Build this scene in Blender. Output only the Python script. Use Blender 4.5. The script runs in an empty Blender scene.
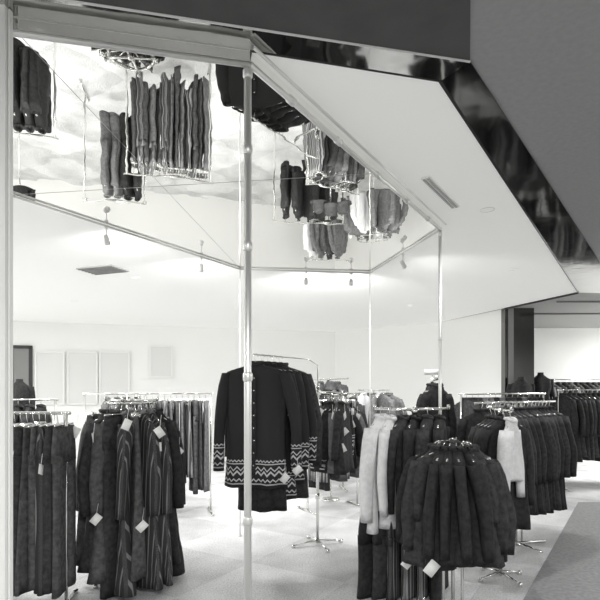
import bpy, bmesh, math, random
from mathutils import Vector, Matrix
sc=bpy.context.scene
try: sc.view_settings.view_transform='Standard'
except Exception: pass
F=520.0; HZ=390.0; EYE=1.5
random.seed(7)
# ---------------- materials ----------------
def newmat(name):
    m=bpy.data.materials.new(name); m.use_nodes=True
    nt=m.node_tree; b=nt.nodes['Principled BSDF']; return m,nt,b
def simple(name,c,rough=.6,metal=0,noise=0,scale=30,bump=0,bscale=60,spec=.5,emit=0):
    m,nt,b=newmat(name)
    b.inputs['Base Color'].default_value=(c,c,c*.975,1); b.inputs['Roughness'].default_value=rough
    b.inputs['Metallic'].default_value=metal; b.inputs['Specular IOR Level'].default_value=spec
    if emit:
        b.inputs['Emission Color'].default_value=(1,1,.975,1); b.inputs['Emission Strength'].default_value=emit
    tc=nt.nodes.new('ShaderNodeTexCoord')
    if noise:
        n=nt.nodes.new('ShaderNodeTexNoise'); n.inputs['Scale'].default_value=scale; n.inputs['Detail'].default_value=4
        r=nt.nodes.new('ShaderNodeMapRange'); r.inputs[1].default_value=.3; r.inputs[2].default_value=.7
        r.inputs[3].default_value=c*(1-noise); r.inputs[4].default_value=c*(1+noise)
        nt.links.new(tc.outputs['Object'],n.inputs['Vector']); nt.links.new(n.outputs['Fac'],r.inputs[0])
        nt.links.new(r.outputs[0],b.inputs['Base Color'])
    if bump:
        n=nt.nodes.new('ShaderNodeTexNoise'); n.inputs['Scale'].default_value=bscale
        bp=nt.nodes.new('ShaderNodeBump'); bp.inputs['Strength'].default_value=bump; bp.inputs['Distance'].default_value=.02
        nt.links.new(tc.outputs['Object'],n.inputs['Vector']); nt.links.new(n.outputs['Fac'],bp.inputs['Height']); nt.links.new(bp.outputs[0],b.inputs['Normal'])
    return m
def mth(nt,op,a,b=None,c=None):
    n=nt.nodes.new('ShaderNodeMath'); n.operation=op
    for i,v in enumerate((a,b,c)):
        if v is None: continue
        if isinstance(v,(int,float)): n.inputs[i].default_value=v
        else: nt.links.new(v,n.inputs[i])
    return n.outputs[0]
def striped(name,c1,c2,period,width=.4):
    m,nt,b=newmat(name); uv=nt.nodes.new('ShaderNodeUVMap'); s=nt.nodes.new('ShaderNodeSeparateXYZ'); nt.links.new(uv.outputs[0],s.inputs[0])
    f=mth(nt,'FRACT',mth(nt,'DIVIDE',s.outputs[0],period)); k=mth(nt,'LESS_THAN',f,width)
    v=mth(nt,'MULTIPLY_ADD',k,c2-c1,c1); nt.links.new(v,b.inputs['Base Color']); b.inputs['Roughness'].default_value=.9; return m
def nordic(name,c1,c2):
    m,nt,b=newmat(name); uv=nt.nodes.new('ShaderNodeUVMap'); s=nt.nodes.new('ShaderNodeSeparateXYZ'); nt.links.new(uv.outputs[0],s.inputs[0])
    u,v=s.outputs[0],s.outputs[1]; acc=None
    for c,per,amp,w in ((.05,.02,1,.006),(.10,.028,1.1,.009),(.135,.028,1.1,.006),(.19,.012,0,.004),(.205,.015,1.0,.005),(.03,.02,0,.005)):
        t=mth(nt,'MULTIPLY',mth(nt,'PINGPONG',u,per),amp)
        d=mth(nt,'ABSOLUTE',mth(nt,'SUBTRACT',mth(nt,'SUBTRACT',v,c),t)); k=mth(nt,'LESS_THAN',d,w)
        acc=k if acc is None else mth(nt,'MAXIMUM',acc,k)
    val=mth(nt,'MULTIPLY_ADD',acc,c2-c1,c1); nt.links.new(val,b.inputs['Base Color']); b.inputs['Roughness'].default_value=.95; return m
def floor_mat():
    m,nt,b=newmat('carpet'); tc=nt.nodes.new('ShaderNodeTexCoord')
    n1=nt.nodes.new('ShaderNodeTexNoise'); n1.inputs['Scale'].default_value=75; n1.inputs['Detail'].default_value=3
    n2=nt.nodes.new('ShaderNodeTexNoise'); n2.inputs['Scale'].default_value=2.2; n2.inputs['Detail'].default_value=3
    ck=nt.nodes.new('ShaderNodeTexChecker'); ck.inputs['Scale'].default_value=1.1
    mp=nt.nodes.new('ShaderNodeMapping'); mp.inputs['Rotation'].default_value=(0,0,.55)
    nt.links.new(tc.outputs['Object'],mp.inputs[0]); nt.links.new(mp.outputs[0],ck.inputs['Vector'])
    for n in(n1,n2): nt.links.new(tc.outputs['Object'],n.inputs['Vector'])
    a=mth(nt,'MULTIPLY_ADD',n1.outputs['Fac'],.80,-.02); a=mth(nt,'MULTIPLY_ADD',n2.outputs['Fac'],.60,a)
    a=mth(nt,'MULTIPLY_ADD',ck.outputs['Fac'],-.10,a); a=mth(nt,'MINIMUM',a,.85)
    nt.links.new(a,b.inputs['Base Color'])
    b.inputs['Roughness'].default_value=.6; b.inputs['Specular IOR Level'].default_value=.35; return m
M_black=simple('fabric_black',.026,.8,noise=.4,bump=.3,bscale=120,spec=.3)
M_char=simple('fabric_charcoal',.045,.85,noise=.4,bump=.3,bscale=120,spec=.3)
M_grey=simple('fabric_grey',.18,.9,noise=.3,bump=.3,bscale=120,spec=.2)
M_str=striped('fabric_striped',.06,.32,.035,.45)
M_nord=nordic('fabric_nordic_knit',.024,.6)
M_cream=simple('fabric_cream',.82,.9,noise=.08,bump=.3,bscale=80,spec=.2)
M_tag=simple('tag_paper',.9,.6)
M_chrome=simple('chrome',.85,.15,1)
M_mid=simple('fabric_mid',.09,.9,noise=.4,spec=.2)
M_pin=striped('fabric_pinstripe',.03,.20,.03,.2)
GM=[M_black,M_char,M_grey,M_str,M_nord,M_cream,M_tag,M_chrome,M_mid,M_pin]
BLACK,CHAR,GREY,STR,NORD,CREAM,TAG,CHR,MID,PIN=range(10)
M_wall=simple('wall_paint',.84,.8)
M_ceil=simple('ceiling_added_glow',.78,.85,emit=.22)  # plain white ceiling; emission is added as soft fill, it is no lamp
M_mallceil=simple('mall_ceiling',.32,.9,noise=.05,scale=40)
M_dark=simple('dark_bulkhead',.07,.6,noise=.15,scale=8)
M_store2c=simple('side_ceiling',.36,.7)
M_mirror=simple('mirror_film',.95,.01,1,bump=.06,bscale=3.4)
M_soffit=simple('dark_mirror_soffit',.50,.06,1,bump=.25,bscale=3.5)
M_soffit2=simple('smoked_soffit',.15,.08,1,bump=.12,bscale=3)
M_col=simple('smoked_mirror',.14,.15,1)
M_floor=floor_mat()
M_mallfloor=simple('mall_floor',.30,.5,noise=.2,scale=30)
M_white=simple('white_enamel',.88,.45)
M_gry=simple('grille_grey',.22,.6)
M_lite=simple('seam_grey',.5,.6)
M_blk=simple('black_paint',.02,.4)
M_pole=simple('brushed_pole',.78,.36,.7)
# ---------------- mesh helpers ----------------
def mkobj(name,bm,mats,parent=None,loc=(0,0,0),smooth=True):
    me=bpy.data.meshes.new(name)
    bmesh.ops.recalc_face_normals(bm,faces=bm.faces)
    bm.transform(Matrix.Translation(-Vector(loc)))
    bm.to_mesh(me); bm.free()
    for m in mats: me.materials.append(m)
    if smooth:
        for p in me.polygons: p.use_smooth=True
    o=bpy.data.objects.new(name,me); sc.collection.objects.link(o)
    if parent: o.parent=parent
    else: o.location=loc
    return o
def empty(name,loc):
    e=bpy.data.objects.new(name,None); e.location=loc; e.empty_display_size=.1; sc.collection.objects.link(e); return e
def nb():
    bm=bmesh.new(); bm.loops.layers.uv.new('UVMap'); return bm
def tube(bm,pts,r,seg=10,mi=0,caps=True):
    pts=[Vector(p) for p in pts]; rings=[]; n=len(pts); prev=None
    for i,p in enumerate(pts):
        t=(pts[min(i+1,n-1)]-pts[max(i-1,0)]).normalized()
        if prev is None:
            up=Vector((0,0,1)) if abs(t.z)<.9 else Vector((1,0,0)); a=t.cross(up).normalized()
        else: a=(prev-t*prev.dot(t)).normalized()
        prev=a; b=t.cross(a); rr=r[i] if isinstance(r,(list,tuple)) else r
        rings.append([bm.verts.new(p+(a*math.cos(2*math.pi*k/seg)+b*math.sin(2*math.pi*k/seg))*rr) for k in range(seg)])
    for i in range(n-1):
        for k in range(seg):
            f=bm.faces.new((rings[i][k],rings[i][(k+1)%seg],rings[i+1][(k+1)%seg],rings[i+1][k])); f.material_index=mi
    if caps:
        for rg in (rings[0],rings[-1]):
            f=bm.faces.new(rg); f.material_index=mi
def box(bm,c,s,mi=0,M=None):
    vs=[]
    for dx in(-.5,.5):
        for dy in(-.5,.5):
            for dz in(-.5,.5):
                v=Vector((dx*s[0],dy*s[1],dz*s[2]))
                if M is not None: v=M@v
                vs.append(bm.verts.new(v+Vector(c)))
    for f in((0,1,3,2),(4,6,7,5),(0,4,5,1),(2,3,7,6),(0,2,6,4),(1,5,7,3)):
        ff=bm.faces.new([vs[i] for i in f]); ff.material_index=mi
def prism(name,poly,z0,z1,mat):
    bm=nb(); a=[bm.verts.new((x,y,z0)) for x,y in poly]; b=[bm.verts.new((x,y,z1)) for x,y in poly]
    bm.faces.new(a); bm.faces.new(b); n=len(poly)
    for i in range(n): bm.faces.new((a[i],a[(i+1)%n],b[(i+1)%n],b[i]))
    return mkobj(name,bm,[mat],smooth=False)
# ---------------- garments ----------------
def shell(bm,M,rings,seg,mi,k,ph,zb,p=.75):
    uvl=bm.loops.layers.uv.active; R=[]; 
    def ring(z,cx,cy,a,b,f):
        out=[]
        for i in range(seg):
            th=2*math.pi*i/seg; c=math.cos(th); s=math.sin(th)
            x=cx+a*c; e=abs(s)**p*(1 if s>=0 else -1)
            y=cy+b*e*(1+.25*math.sin(k*.6*x+ph*2)) + f*math.sin(k*(x-cx)+ph+(.5 if s>0 else 0))
            out.append((bm.verts.new(M@Vector((x,y,z))),(x+(0 if s>=0 else .5),z-zb)))
        return out
    for r in rings: R.append(ring(*r))
    z,cx,cy,a,b,f=rings[-1]; R.append(ring(z+.03,cx,cy,a*.85,b*.6,f))
    z,cx,cy,a,b,f=rings[0]; R.insert(0,ring(z-.02,cx,cy,a*.8,b*.6,f))
    def face(q):
        ff=bm.faces.new([v for v,_ in q]); ff.material_index=mi
        for l,(v,uv) in zip(ff.loops,q): l[uvl].uv=uv
    for j in range(len(R)-1):
        for i in range(seg):
            face((R[j][i],R[j][(i+1)%seg],R[j+1][(i+1)%seg],R[j+1][i]))
    face(R[0]); face(R[-1])
def garment(bm,P,ang,kind='top',L=.8,sw=.21,hw=.23,th=.035,mi=0,seed=0,sl=.55,drop=.07,tag=False,detail=False):
    rd=random.Random(seed)
    M=Matrix.Translation(Vector(P)-Vector((0,0,drop)))@Matrix.Rotation(ang,4,'Z')
    hk=[M@Vector((0+.018*math.cos(a),0,drop-.006+.018*math.sin(a))) for a in [math.radians(d) for d in(-20,30,80,130,180)]]
    hk+= [M@Vector((-.006,0,.02)),M@Vector((0,0,-.02))]
    tube(bm,hk,.0028,6,CHR)
    k=rd.uniform(28,42); ph=rd.uniform(0,6)
    if kind in('top','coat'):
        tube(bm,[M@Vector((-.8*sw,0,-.06)),M@Vector((0,0,-.01)),M@Vector((.8*sw,0,-.06))],.008,6,CHR)
        rs=[(0.01,0,0,.055,.03,0),(-.015,0,0,.075,.035,0),(-.04,0,0,sw*.62,.04,0),(-.065,0,0,sw*.9,.042,0),(-.10,0,0,sw,.045,.002)]
        n=12
        for i in range(1,n+1):
            t=i/n; z=-.10-(L-.10)*t
            a=sw+(hw-sw)*t - .02*math.sin(math.pi*t)*(1 if kind=='top' else 1.5)
            rs.append((z+ (rd.uniform(-.006,.006)),rd.uniform(-.004,.004),0,a,.045+(th)*t,.004+.014*t))
        shell(bm,M,rs,28,mi,k,ph,-L)
        tube(bm,[M@Vector((.06*math.cos(a),.035*math.sin(a),.012-.02*max(0,-math.sin(a)))) for a in [i*math.pi/6 for i in range(13)]],.013,8,mi,caps=False)
        for s in(-1,1):
            x0=s*(sw-.035); x1=s*(sw+rd.uniform(.03,.07)); y1=rd.uniform(-.04,.04); m=8
            q=[]
            for i in range(m+1):
                t=i/m; q.append((-.075-sl*t, x0+(x1-x0)*min(1,t*1.8)**.7, y1*t, .055-.014*t+.004*math.sin(9*t+ph), .048-.012*t, .004))
            shell(bm,M,q,14,mi,k,ph+s,-.075-sl,p=1)
        if detail:
            for i in range(8):
                z=-.12-i*(L-.2)/8
                box(bm,M@Vector((0,-.052-.03*i/8,z-.04)),(.03,.008,.11),mi,M.to_3x3())
                tube(bm,[M@Vector((0,-.055-.03*i/8,z)),M@Vector((0,-.066-.03*i/8,z))],.006,8,CHR)
    elif kind=='skirt':
        tube(bm,[M@Vector((-.15,0,-.01)),M@Vector((.15,0,-.01))],.006,6,CHR)
        rs=[]; n=12
        for i in range(n+1):
            t=i/n; rs.append((-.02-(L-.02)*t,0,0,.15+(hw-.15)*t**.8,.025+th*t,.003+.018*t))
        shell(bm,M,rs,32,mi,k,ph,-L)
        for s in(-1,1): box(bm,M@Vector((s*.11,0,-.02)),(.02,.07,.05),CHR,M.to_3x3())
    elif kind=='trousers':
        tube(bm,[M@Vector((-.17,0,-.01)),M@Vector((.17,0,-.01))],.006,6,CHR)
        rs=[(-.02,0,0,.17,.03,.002),(-.06,0,0,.175,.033,.002),(-.15,0,0,.19,.04,.003),(-.26,0,0,.195,.045,.003)]
        shell(bm,M,rs,28,mi,k,ph,-L)
        for s in(-1,1):
            q=[]
            for i in range(10):
                t=i/9; q.append((-.2-(L-.2)*t,s*(.095+.01*t),0,.098-.02*math.sin(math.pi*t*.8)+.01*t,.038,.005))
            shell(bm,M,q,16,mi,k*.8,ph,-L)
    if tag:
        s=rd.choice((-1,1)); R=M.to_3x3()@Matrix.Rotation(rd.uniform(-.8,.8),3,'Y')@Matrix.Rotation(rd.uniform(-.5,.5),3,'Z')
        c=Vector((s*(sw+.05),-.07,-rd.uniform(.1,.3)*min(1,L)))
        c=M@c; box(bm,c,(.045,.004,.065),TAG,R)
        tube(bm,[c+Vector((0,0,.03)),c+Vector((0,.02,.1))],.0015,4,TAG)
def tagcard(bm,c,rz,ry=.6,s=(.055,.004,.08)):
    box(bm,c,s,TAG,Matrix.Rotation(rz,3,'Z')@Matrix.Rotation(ry,3,'Y'))
    c=Vector(c); tube(bm,[c+Vector((0,0,.02)),c+Vector((0,.05,.12))],.0015,4,TAG)
class Rack:
    def __init__(s,name,loc): s.name=name; s.loc=Vector(loc); s.f=nb(); s.g=nb()
    def done(s):
        e=empty(s.name,s.loc)
        mkobj('frame',s.f,[M_chrome,M_white],e,s.loc)
        mkobj('garments',s.g,GM,e,s.loc)
def row(rk,p0,p1,n,z,kinds,mis,L,seed,sw=.21,hw=.23,tagp=.2,jit=.12,sl=.55,th=.03,lj=.05):
    rd=random.Random(seed); p0=Vector((*p0,z)); p1=Vector((*p1,z)); d=(p1-p0); base=math.atan2(d.y,d.x)+math.pi/2
    for i in range(n):
        t=(i+.5)/n
        garment(rk.g,p0+d*t,base+rd.uniform(-jit,jit),rd.choice(kinds),L*rd.uniform(1-lj,1+.04),sw*rd.uniform(.95,1.05),hw*rd.uniform(.93,1.07),th,rd.choice(mis),seed*100+i,sl,tag=rd.random()<tagp)
def straight_frame(rk,p0,p1,z,r=.012,foot=.22):
    p0=Vector((*p0,0)); p1=Vector((*p1,0)); d=(p1-p0).normalized(); n=Vector((-d.y,d.x,0)); U=Vector((0,0,1))
    tube(rk.f,[p0-d*.06+U*z,p1+d*.06+U*z],r,10)
    for p in(p0-d*.03,p1+d*.03):
        tube(rk.f,[p+U*.03,p+U*z],r,10)
        tube(rk.f,[p-n*foot+U*.015,p+n*foot+U*.015],r*1.2,8)
        for s in(-1,1): tube(rk.f,[p+n*foot*s,p+n*foot*s+U*.03],r*1.7,8)
def center_frame(rk,c,z,arms,r=.014,foot=.26,fa=.4,rail_r=.011):
    c=Vector((*c,0)); U=Vector((0,0,1)); tube(rk.f,[c+U*.02,c+U*z],r,12)
    tube(rk.f,[c+U*.45,c+U*.5],r*1.5,12); tube(rk.f,[c+U*(z-.05),c+U*(z+.015)],r*1.5,12)
    for k in range(4):
        a=fa+k*math.pi/2; e=c+Vector((math.cos(a),math.sin(a),0))*foot
        tube(rk.f,[c+U*.05,e+U*.02],.011,8); tube(rk.f,[e,e+U*.03],.018,8)
    for (dx,dy,dz) in arms:
        e=c+Vector((dx,dy,z+dz)); s=c+U*(z-.03); mdl=s.lerp(e,.12); tube(rk.f,[s,mdl.lerp(Vector((mdl.x,mdl.y,e.z)),.8),e],rail_r,8)
        tube(rk.f,[e-U*.005,e+U*.03],.013,8)
def ring_frame(rk,c,z,R,legs=4,rr=.008):
    c=Vector((*c,0)); U=Vector((0,0,1))
    tube(rk.f,[c+Vector((R*math.cos(a),R*math.sin(a),z)) for a in [i*math.pi/16 for i in range(33)]],rr,8,caps=False)
    tube(rk.f,[c+U*.03,c+U*z],.012,10)
    for k in range(legs):
        a=.5+k*2*math.pi/legs; v=Vector((math.cos(a),math.sin(a),0))
        tube(rk.f,[c+U*z,c+v*R+U*z],rr*.8,8); tube(rk.f,[c+U*.04,c+v*(R+.05)+U*.015],.011,8)
        tube(rk.f,[c+v*(R+.05),c+v*(R+.05)+U*.03],.017,8)
def ring_garments(rk,c,z,R,n,kind,mis,L,seed,sw=.2,hw=.22,sl=.5,th=.03,tagp=.15,a0=0,a1=2*math.pi,jit=.12,ljit=.06,drop=.07):
    rd=random.Random(seed)
    for i in range(n):
        a=a0+(a1-a0)*(i+.5)/n
        kd=kind if isinstance(kind,str) else rd.choice(kind)
        garment(rk.g,(c[0]+R*math.cos(a),c[1]+R*math.sin(a),z),a+rd.uniform(-jit,jit),kd,L*rd.uniform(1-ljit,1+ljit),sw,hw*rd.uniform(.9,1.1),th,rd.choice(mis),seed*100+i,sl,tag=rd.random()<tagp,drop=drop)
# ---------------- room shell ----------------
Z=2.8
prism('floor',[(-8,-3),(8,-3),(8,12.5),(-8,12.5)],-.1,0,M_floor)
prism('floor_mall',[(-8,-3),(8,-3),(8,6.95),(3.72,6.95),(.587,2.18),(-8,.3)],0,.004,M_mallfloor)
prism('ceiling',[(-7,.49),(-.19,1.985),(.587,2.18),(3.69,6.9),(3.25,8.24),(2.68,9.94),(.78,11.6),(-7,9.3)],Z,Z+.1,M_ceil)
prism('ceiling_side_store',[(3.69,6.9),(4.3,6.98),(8,7.0),(8,12),(.9,12),(.78,11.6),(2.68,9.94),(3.25,8.24)],Z,Z+.1,M_store2c)
prism('ceiling_mall',[(.67,2.05),(.567,1.73),(-.9,-3),(8,-3),(8,7.0),(4.3,6.98)],Z,Z+.1,M_mallceil)
prism('ceiling_bulkhead',[(-7,.34),(-7,-3),(-.9,-3),(.567,1.73),(.67,2.05)],Z-.004,Z+.1,M_dark)
prism('soffit_front',[(-7,.34),(.67,2.05),(.587,2.18),(-.19,1.985),(-7,.49)],Z-.006,Z+.05,M_soffit)
prism('soffit_right',[(.67,2.05),(4.3,6.98),(3.69,6.9),(.587,2.18)],Z-.006,Z+.05,M_soffit2)
def trim(name,pts,r,mat):
    bm=nb(); tube(bm,pts,r,8); return mkobj(name,bm,[mat])
trim('trim_1',[(-7,.34,Z-.005),(.67,2.05,Z-.005)],.005,M_white)
trim('trim_2',[(.587,2.18,Z-.006),(3.69,6.9,Z-.006)],.007,M_blk)
trim('trim_3',[(-.19,1.985,Z-.006),(.587,2.18,Z-.006)],.004,M_blk)
trim('trim_4',[(3.69,6.9,Z-.01),(3.25,8.24,Z-.01)],.015,M_blk)
for i,yy in enumerate((7.6,8.8)): trim('trim_%d'%(6+i),[(3.75,yy,Z-.01),(7.9,yy,Z-.01)],.015,M_gry)
def wall(name,a,b,mat,t=.1):
    a=Vector(a);b=Vector(b);d=(b-a).normalized();n=Vector((-d.y,d.x))*t
    return prism(name,[a[:],b[:],(b+n)[:],(a+n)[:]],0,Z,mat)
wall('wall_back',(-7,9.3),(.78,11.6),M_wall)
wall('wall_right',(.78,11.6),(2.68,9.94),M_wall)
wall('wall_right_return',(2.68,9.94),(3.25,8.4),M_wall)
wall('wall_side_store',(2.9,10.9),(8,10.9),M_wall)
wall('wall_left',(-7,.5),(-7,9.3),M_wall)
wall('wall_east',(8,10.9),(8,-3),M_wall)
prism('mirrored_column',[(3.25,8.24),(3.71,8.24),(3.71,8.65),(3.25,8.65)],0,Z,M_col)
prism('trim_5',[(3.30,8.20),(3.37,8.20),(3.37,8.24),(3.30,8.24)],.1,Z,M_gry)
# mirror canopy
H=2.75
mp=[(-.19,1.98),(1.08,4.01),(.74,5.5),(-.615,5.33),(-1.826,3.33),(-2.5,2.22),(-2.5,1.47)]
can=empty('mirror_canopy',(0,3.5,H))
def addc(name,bm,mats,smooth=True): return mkobj(name,bm,mats,can,(0,3.5,H),smooth)
bm=nb(); a=[bm.verts.new((x,y,H)) for x,y in mp]; b=[bm.verts.new((x,y,H+.04)) for x,y in mp]; bm.faces.new(a); bm.faces.new(b)
for i in range(7): bm.faces.new((a[i],a[(i+1)%7],b[(i+1)%7],b[i]))
addc('mirror_panel',bm,[M_mirror],False)
bm=nb()
for i in range(6):
    p,q=mp[i],mp[(i+1)%7]
    if i==5: continue
    tube(bm,[(p[0],p[1],H-.012),(q[0],q[1],H-.012)],.008 if i in(1,2,3,4) else .013,10)
p,q=mp[6],mp[0]; tube(bm,[(p[0],p[1],H-.012),(q[0],q[1],H-.012)],.012,10)
tube(bm,[(-.17,1.93,H+.02),(1.12,3.99,H+.02)],.007,8)
for t in(.12,.3,.5,.7,.88):
    x=mp[0][0]+(mp[1][0]-mp[0][0])*t; y=mp[0][1]+(mp[1][1]-mp[0][1])*t
    d=Vector((mp[1][0]-mp[0][0],mp[1][1]-mp[0][1],0)).normalized(); c=Vector((x,y,H-.012))
    tube(bm,[c-d*.02,c+d*.02],.018,10)
addc('rim_tube',bm,[M_pole])
bm=nb()
for (p,q) in (((-.99,1.81),(-.62,5.33)),((-1.83,3.33),(.45,3.0))):
    tube(bm,[(p[0],p[1],H-.0005),(q[0],q[1],H-.0005)],.0012,4)
addc('panel_seams',bm,[M_lite])
bm=nb()
def pole(x,y,r,coll):
    tube(bm,[(x,y,.0),(x,y,H)],r,14); tube(bm,[(x,y,0),(x,y,.015)],r*3,16)
    for z in coll: tube(bm,[(x,y,z-.018),(x,y,z-.012),(x,y,z+.012),(x,y,z+.018)],[r*1.05,r*1.3,r*1.3,r*1.05],14)
pole(-.20,1.99,.0145,(2.71,2.42,2.05,1.55,1.0,.5))
pole(1.08,4.01,.0125,(2.70,1.9,1.2))
addc('poles',bm,[M_pole])
bm=nb(); pole(.74,5.5,.005,()); pole(-.615,5.33,.006,()); addc('thin_poles',bm,[M_white])
bm=nb(); box(bm,(-1.012,1.77,Z/2),(.042,.05,Z)); box(bm,(-1.012,1.77,.05),(.07,.08,.1)); box(bm,(-.985,1.77,Z/2),(.006,.02,Z-.02))
mkobj('storefront_mullion',bm,[M_white],smooth=False)
def vent(name,c,ang,l,w,n,m0=M_gry,m1=M_blk):
    bm=nb(); R=Matrix.Rotation(ang,3,'Z')
    box(bm,c,(l,w,.012),0,R)
    for i in range(n):
        off=R@Vector((0,(i+.5)/n*w-w/2,-.009)); box(bm,Vector(c)+off,(l*.94,w/n*.45,.008),1,R)
    mkobj(name,bm,[m0,m1],smooth=False)
vent('ceiling_vent',(-2.12,5.60,Z-.006),-.35,.46,.30,6,M_lite,M_gry)
vent('ceiling_vent',(.93,3.42,Z-.006),math.atan2(4.72,3.1),.62,.055,2,M_white,M_lite)
wd=Vector((7.78,2.3)).normalized(); wang=math.atan2(2.3,7.78)
def onwall(px,z):
    k=(px-300)/F
    s=(k*9.3+7)/(wd.x-k*wd.y); return Vector((-7+s*wd.x,9.3+s*wd.y,z))-Vector((-wd.y,wd.x,0))*.02
def framed(name,x0,x1,y0,y1,mf,mi_,bw=.03):
    A=onwall(x0,0);B=onwall(x1,0); Yd=(A.y+B.y)/2; z1=EYE+(HZ-y0)*Yd/F; z0=EYE+(HZ-y1)*Yd/F
    c=(A+B)/2; c.z=(z0+z1)/2; w=(B-A).length; h=z1-z0; R=Matrix.Rotation(wang,3,'Z'); bm=nb()
    box(bm,c,(w,.02,h),1,R)
    for s in(-1,1):
        box(bm,c+R@Vector((s*w/2,-.01,0)),(bw,.03,h+bw),0,R); box(bm,c+Vector((0,0,s*h/2))+R@Vector((0,-.01,0)),(w,.03,bw),0,R)
    mkobj(name,bm,[mf,mi_],smooth=False)
framed('wall_mirror',12,31,347,404,M_blk,M_gry,.06)
M_frame=simple('pale_frame',.80,.5); M_inset=simple('panel_inset',.70,.8)
for a_,b_ in((36,64),(68,97),(100,129)): framed('wall_display_panel',a_,b_,352,404,M_frame,M_inset,.03)
framed('framed_picture',150,172,346,377,M_frame,M_inset,.035)
# ---------------- racks ----------------
r=Rack('trouser_rack',(-1.9,3.58,0)); straight_frame(r,(-2.34,3.53),(-1.66,3.62),1.34)
row(r,(-2.34,3.53),(-1.62,3.62),18,1.34,['trousers','skirt','trousers'],[BLACK,CHAR,PIN,BLACK,MID],1.12,11,sw=.19,hw=.24,tagp=.3,sl=.6,th=.015)
r.done()
c=(-1.31,4.04); r=Rack('round_coat_rack',(c[0],c[1],0)); 
center_frame(r,c,1.42,[(.2,.0,0),(-.2,0,0),(0,.2,0),(0,-.2,0)]); 
tube(r.f,[(c[0]+.17*math.cos(a),c[1]+.17*math.sin(a),1.40) for a in [i*math.pi/16 for i in range(33)]],.010,8,caps=False)
ring_garments(r,c,1.40,.17,20,('coat','trousers','skirt'),[BLACK,CHAR,PIN,PIN,MID],1.20,31,sw=.15,hw=.26,sl=.66,th=.03,tagp=.3,jit=.25,ljit=.10)
for (x,y,z,ry) in((-1.60,3.7,1.20,.5),(-1.42,3.62,.60,.7),(-1.10,3.62,.55,.8),(-1.00,3.7,1.20,-.6),(-1.20,3.6,1.26,.4)): tagcard(r.g,(x,y,z),.2,ry,(.055,.004,.075))
r.done()
r=Rack('skirt_rack',(-1.5,6.2,0)); straight_frame(r,(-2.0,6.1),(-1.12,6.35),1.46)
row(r,(-1.98,6.1),(-1.12,6.35),13,1.46,['trousers','skirt'],[STR,GREY,MID,STR],1.14,12,hw=.20,tagp=.2,th=.0,lj=.2); r.done()
r=Rack('jacket_rack',(-2.5,6.9,0)); straight_frame(r,(-2.85,6.96),(-2.15,7.1),1.45)
row(r,(-2.66,7.0),(-2.15,7.1),4,1.45,['coat'],[CHAR,BLACK,GREY],1.0,13,tagp=.3); r.done()
r=Rack('jacket_rack',(-2.8,5.3,0)); straight_frame(r,(-3.05,5.2),(-2.55,5.35),1.40)
row(r,(-3.0,5.22),(-2.6,5.34),4,1.40,['coat','top'],[CHAR,BLACK,GREY],.85,14,tagp=.3,lj=.25); r.done()
c=(.17,5.03); r=Rack('four_way_sweater_stand',(c[0],c[1],0))
center_frame(r,c,1.55,[(.22,-.22,-.08),(.3,.2,-.1),(-.22,.28,-.1)],fa=.35,foot=.25)
tube(r.f,[(c[0],c[1],1.5),(c[0],c[1],1.74),(.08,4.9,1.79),(-.38,4.22,1.79)],.006,8)
for i in range(5):
    t=i/4; P=Vector((-.36,4.25,1.785)).lerp(Vector((-.17,4.53,1.785)),t)
    garment(r.g,P,-.16+.05*i,'coat',[1.0,1.2,1.12,1.0,1.15][i],[.27,.25,.25,.25,.25][i],[.27,.21,.24,.26,.25][i],.045,[NORD,BLACK,NORD,NORD,CHAR][i],500+i,[.80,.70,.80,.76,.8][i],detail=(i==0))
for j,(dx,dy,dz) in enumerate(((.22,-.22,-.08),(.3,.2,-.1))):
    for i in range(6):
        t=.35+.65*i/5; P=Vector((c[0]+dx*t,c[1]+dy*t,1.52+dz))
        garment(r.g,P,math.atan2(dy,dx)+math.pi/2+.1*i,'top',.62,.17,.2,.03,[NORD,CHAR,NORD,BLACK,GREY,CHAR][i],520+i+j*10,.42,tag=True)
for (x,y,z,ry) in((-.12,4.12,.80,.7),(-.02,4.15,.86,.9),(-.06,4.2,1.32,.4),(.33,4.65,1.22,.3),(.4,4.7,1.12,.8),(.38,4.65,.98,-.5),(.17,4.6,1.3,.5)): tagcard(r.g,(x,y,z),-.2,ry,(.055,.004,.075))
r.done()
r=Rack('skirt_rack',(.5,6.5,0)); straight_frame(r,(.12,6.4),(.72,6.75),1.45)
row(r,(.14,6.4),(.72,6.75),9,1.45,['skirt','top'],[CHAR,STR,BLACK,MID],1.1,15,tagp=.3,lj=.25); r.done()
r=Rack('coat_rack',(.2,7.8,0)); straight_frame(r,(-.35,7.7),(.62,7.85),1.5)
row(r,(-.3,7.7),(.6,7.85),5,1.5,['coat','top'],[BLACK,CHAR,BLACK],.95,16,tagp=.2,jit=.8,lj=.3); r.done()
r=Rack('round_blouse_rack',(1.22,8.6,0)); ring_frame(r,(1.22,8.6),1.5,.25)
ring_garments(r,(1.22,8.6),1.5,.25,9,'top',[CREAM,GREY,GREY],.6,17,tagp=.2); r.done()
r=Rack('two_way_blouse_stand',(.5,9.2,0)); center_frame(r,(.5,9.2),1.7,[(.35,0,0),(-.35,0,0)])
for i in range(4): garment(r.g,(.22+.15*i,9.2,1.7),.9,'top',.6,.18,.2,.03,[CREAM,GREY,MID,GREY][i],540+i,.45)
r.done()
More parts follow.
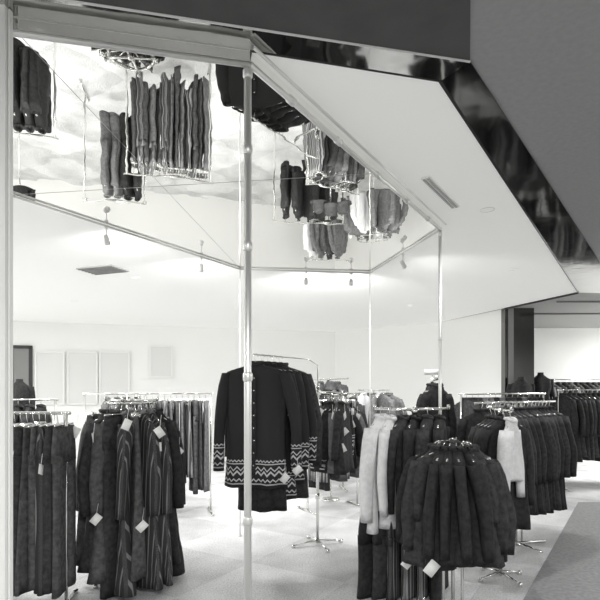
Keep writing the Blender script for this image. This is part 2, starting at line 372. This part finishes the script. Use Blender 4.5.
def hatstand(x,y,zt):
    e=empty('hat_stand',(x,y,0)); bm=nb(); tube(bm,[(x,y,0),(x,y,.02)],[.13,.12],20); tube(bm,[(x,y,.02),(x,y,zt)],.009,8)
    tube(bm,[(x-.16,y,zt-.05),(x+.16,y,zt-.05)],.007,8)
    mkobj('stand',bm,[M_chrome],e,(x,y,0)); bm=nb()
    for dx,dz in((-.16,-.02),(.16,-.02),(0,.03)):
        tube(bm,[(x+dx,y,zt+dz-.03),(x+dx,y,zt+dz-.02),(x+dx,y,zt+dz-.018),(x+dx,y,zt+dz+.05),(x+dx,y,zt+dz+.085),(x+dx,y,zt+dz+.095)],[.12,.125,.085,.08,.06,.01],20)
    mkobj('felt_hats',bm,[M_char],e,(x,y,0))
hatstand(.42,7.1,1.50)
r=Rack('outfit_rack',(.75,3.75,0)); 
center_frame(r,(.86,3.90),1.36,[(-.3,-.02,0),(.26,.02,0)],foot=.2,fa=.1)
tube(r.f,[(.55,3.88,.70),(1.1,3.92,.70)],.010,8)
garment(r.g,(.60,3.84,1.37),.85,'top',.82,.15,.18,.035,CREAM,601,.66)
garment(r.g,(.67,3.86,1.36),1.05,'top',.78,.15,.17,.03,CREAM,602,.60)
for i in range(4): garment(r.g,(.78+.09*i,3.90,1.36),.9+.1*i,'coat',.80,.18,.21,.04,[CHAR,BLACK,CHAR,BLACK][i],610+i,.6)
for i in range(6): garment(r.g,(.58+.09*i,3.84,.70),.6+.1*i,'trousers',.66,.15,.18,.03,[BLACK,CHAR,PIN,STR,STR,BLACK][i],620+i,drop=.05)
tagcard(r.g,(.74,3.40,.55),.2,.8,(.06,.004,.08)); tagcard(r.g,(.70,3.38,.38),.1,.7,(.06,.004,.08))
r.done()
c=(1.0,3.40); r=Rack('round_cardigan_rack',(c[0],c[1],0)); ring_frame(r,c,1.135,.09,legs=3,rr=.004)
for dx in(-.09,.03): tube(r.f,[(c[0]+dx,c[1]-.1,.03),(c[0]+dx,c[1]-.1,1.05)],.010,8)
ring_garments(r,c,1.15,.10,17,'top',[BLACK,BLACK,CHAR],.70,21,sw=.17,hw=.23,sl=.56,th=.05,tagp=0,jit=.4,ljit=.12,drop=.03)
for i,(dx,dy,an) in enumerate(((-.02,-.03,.3),(.03,.03,1.2),(0,.0,2.2))): garment(r.g,(c[0]+dx,c[1]+dy,1.175),an,'top',.5,.20,.20,.05,CHAR,670+i,.4,drop=.03)
tagcard(r.g,(.79,3.12,.43),.1,.7,(.07,.004,.09))
r.done()
r=Rack('two_way_cardigan_stand',(1.6,4.15,0)); center_frame(r,(1.60,4.15),1.34,[(.0,-.22,0),(0,.22,0)],foot=.2)
garment(r.g,(1.60,3.95,1.34),.8,'top',.46,.09,.08,.015,CREAM,701,.52)
for i in range(4): garment(r.g,(1.60,4.06+.09*i,1.34),.25+.05*i,'coat',.85,.19,.22,.03,[BLACK,CHAR,BLACK,CHAR][i],702+i,.6)
r.done()
r=Rack('display_jacket_stand',(1.27,4.95,0)); center_frame(r,(1.27,4.98),1.60,[(0,-.16,0)],foot=.2)
for i in range(3): garment(r.g,(1.27,4.84+.07*i,1.61),.35+.1*i,'top',.56,.13,.13,.04,[BLACK,CHAR,BLACK][i],720+i,.46,detail=(i==0))
tube(r.f,[(1.27,4.98,1.6),(1.27,4.98,1.66)],.006,6); box(r.f,(1.27,4.97,1.67),(.16,.008,.05),1)
r.done()
r=Rack('dress_rack',(2.09,4.94,0))
p0,p1=(1.60,4.66),(2.62,5.45)
tube(r.f,[(1.55,4.62,1.38),(2.70,5.51,1.38)],.012,10)
for q in((2.09,5.03),):
    tube(r.f,[(q[0],q[1],.02),(q[0],q[1],1.38)],.014,10); tube(r.f,[(q[0]+.08,q[1]+.06,.02),(q[0]+.08,q[1]+.06,1.38)],.009,10)
    tube(r.f,[(q[0]-.3,q[1]-.05,.02),(q[0]+.3,q[1]+.05,.02)],.014,8); tube(r.f,[(q[0]+.12,q[1]-.28,.02),(q[0]-.1,q[1]+.28,.02)],.014,8)
row(r,p0,p1,18,1.38,['coat','top','coat'],[BLACK,CHAR,BLACK,BLACK],1.0,22,sw=.18,hw=.20,tagp=.15,sl=.6); r.done()
r=Rack('jacket_rack',(3.0,7.0,0)); straight_frame(r,(2.1,6.7),(3.3,7.1),1.45)
row(r,(2.1,6.7),(3.3,7.1),14,1.45,['top','coat'],[BLACK,CHAR,GREY],.8,23,tagp=.2); r.done()
r=Rack('coat_rack',(4.4,8.2,0)); straight_frame(r,(3.95,7.9),(5.3,8.3),1.5)
row(r,(3.95,7.9),(5.3,8.3),15,1.5,['coat','top'],[BLACK,CHAR,BLACK],.98,24,tagp=.1); r.done()
r=Rack('jacket_rack',(4.6,9.9,0)); straight_frame(r,(4.5,9.9),(6.0,10.1),1.70)
row(r,(4.5,9.9),(6.0,10.1),12,1.70,['top'],[GREY,CHAR,MID],.8,25); r.done()
def dressform(x,y,zt,h=.62,sd=0):
    e=empty('dress_form',(x,y,0)); bm=nb(); tube(bm,[(x,y,.02),(x,y,zt-.1)],.015,10); tube(bm,[(x,y,0),(x,y,.02)],[.16,.14],20)
    mkobj('stand',bm,[M_chrome],e,(x,y,0))
    bm=nb(); M=Matrix.Translation((x,y,zt))
    rs=[(.04,0,0,.045,.045,0),(0,0,0,.05,.05,0),(-.04,0,0,.10,.07,0),(-.08,0,0,.17,.09,0),(-.2,0,0,.17,.12,0),(-.38,0,0,.13,.10,0),(-.5,0,0,.17,.12,.004),(-h,0,0,.19,.13,.006)]
    shell(bm,M,rs,24,0,30,sd,-h,p=1)
    for s in(-1,1): shell(bm,M,[(-.07-.45*i/6,s*(.16+.05*i/6),.02*math.sin(i),.05-.002*i,.05-.002*i,.003) for i in range(7)],12,0,30,sd,-h,p=1)
    mkobj('dressed_torso',bm,[M_black],e,(x,y,0))
dressform(3.38,7.95,1.66,.5,1); dressform(3.98,8.6,1.75,.5,2); dressform(-4.1,7.6,1.62,.55,3)
bm=nb(); box(bm,(4.75,7.4,1.57),(.5,.3,.025),1); 
for s in(-1,1): tube(bm,[(4.75+s*.22,7.4,0),(4.75+s*.22,7.4,1.57)],.012,8)
box(bm,(4.75,7.4,.3),(.46,.28,.02),1); mkobj('display_shelf',bm,[M_chrome,M_white],smooth=False)
# ---------------- lights ----------------
def track(x,y,z,tgt,E,size=.06,blend=.8,ang=2.2):
    bm=nb(); L=Vector((0,3.5,H))
    d=(Vector(tgt)-Vector((x,y,z-.09))).normalized(); c=Vector((x,y,z-.09))
    tube(bm,[(x,y,z),(x,y,z-.07)],.004,8); tube(bm,[(x,y,z),(x,y,z-.012)],.014,12)
    tube(bm,[c-d*.035,c-d*.03,c+d*.03,c+d*.045],[.012,.018,.021,.024],14)
    addc('track_lamp_head',bm,[M_white])
    l=bpy.data.lights.new('spot','SPOT'); l.energy=E; l.spot_size=ang; l.spot_blend=blend; l.shadow_soft_size=size
    o=bpy.data.objects.new('track_lamp',l); sc.collection.objects.link(o); o.parent=can
    o.location=c+d*.07-L; o.rotation_euler=d.to_track_quat('-Z','Y').to_euler()
zt=H-.02
for t in(.3,.75):
    x=-1.826+(1.211)*t; y=3.33+2.0*t; track(x,y,zt,(x-.9,y+4.0,.6),85)
for t in(.5,.85):
    x=-.615+1.355*t; y=5.33+.17*t; track(x,y,zt,(x*1.6,y+4.5,.7),95)
track(.93,4.7,zt,(3.0,7.5,.3),85)
def fill_spot(x,y,E,ang=2.4):  # invented ceiling fixture: spot added to brighten the floor, ring included
    e=empty('fill_spot',(x,y,Z)); bm=nb()
    tube(bm,[(x+.05*math.cos(a),y+.05*math.sin(a),Z-.001) for a in [i*math.pi/10 for i in range(21)]],.003,6,caps=False)
    mkobj('trim_ring',bm,[M_white],e,(x,y,Z))
    l=bpy.data.lights.new('down','SPOT'); l.energy=E; l.spot_size=ang; l.spot_blend=.9; l.shadow_soft_size=.05
    o=bpy.data.objects.new('fill_spot_lamp',l); sc.collection.objects.link(o); o.parent=e; o.location=(0,0,-.012)
for x,y,E in((1.35,3.75,50),(2.3,5.6,80),(.1,6.6,110),(-1.9,6.0,110),(-1.0,8.2,110),(1.7,8.0,100),(-3.3,7.6,100),(-3.0,4.2,90)): fill_spot(x,y,E)
def panel(x,y,E,s=.9,name='fill_ceiling_panel'):  # area light added as fill, with an invented frame around it
    e=empty(name,(x,y,Z)); bm=nb()
    for sx,sy,w,h in((0,1,s+.06,.03),(0,-1,s+.06,.03),(1,0,.03,s+.06),(-1,0,.03,s+.06)):
        box(bm,(x+sx*(s/2+.015),y+sy*(s/2+.015),Z-.004),(w,h,.008))
    mkobj('trim_frame',bm,[M_white],e,(x,y,Z),False)
    l=bpy.data.lights.new('panel','AREA'); l.energy=E; l.size=s
    o=bpy.data.objects.new('fill_area_light',l); sc.collection.objects.link(o); o.parent=e; o.location=(0,0,-.004)
for x,y,E in((-5.9,6.5,100),(-4.5,3.0,80)): panel(x,y,E)
panel(-2.2,-.2,140,.6); panel(.4,-.9,130,.8); panel(4.6,1.2,100,.6); panel(7.2,8.5,230,.8)  # added fill for the mall side and the side store
w=bpy.data.worlds.new('World'); sc.world=w; w.use_nodes=True; w.node_tree.nodes['Background'].inputs[0].default_value=(.5,.5,.49,1); w.node_tree.nodes['Background'].inputs[1].default_value=1.5
# ---------------- camera ----------------
cam=bpy.data.cameras.new('cam'); co=bpy.data.objects.new('camera',cam); sc.collection.objects.link(co); sc.camera=co
co.location=(0,0,EYE); co.rotation_euler=(math.pi/2,0,0); cam.sensor_width=36; cam.lens=F/600*36; cam.shift_y=(HZ-300)/600; cam.clip_start=.05
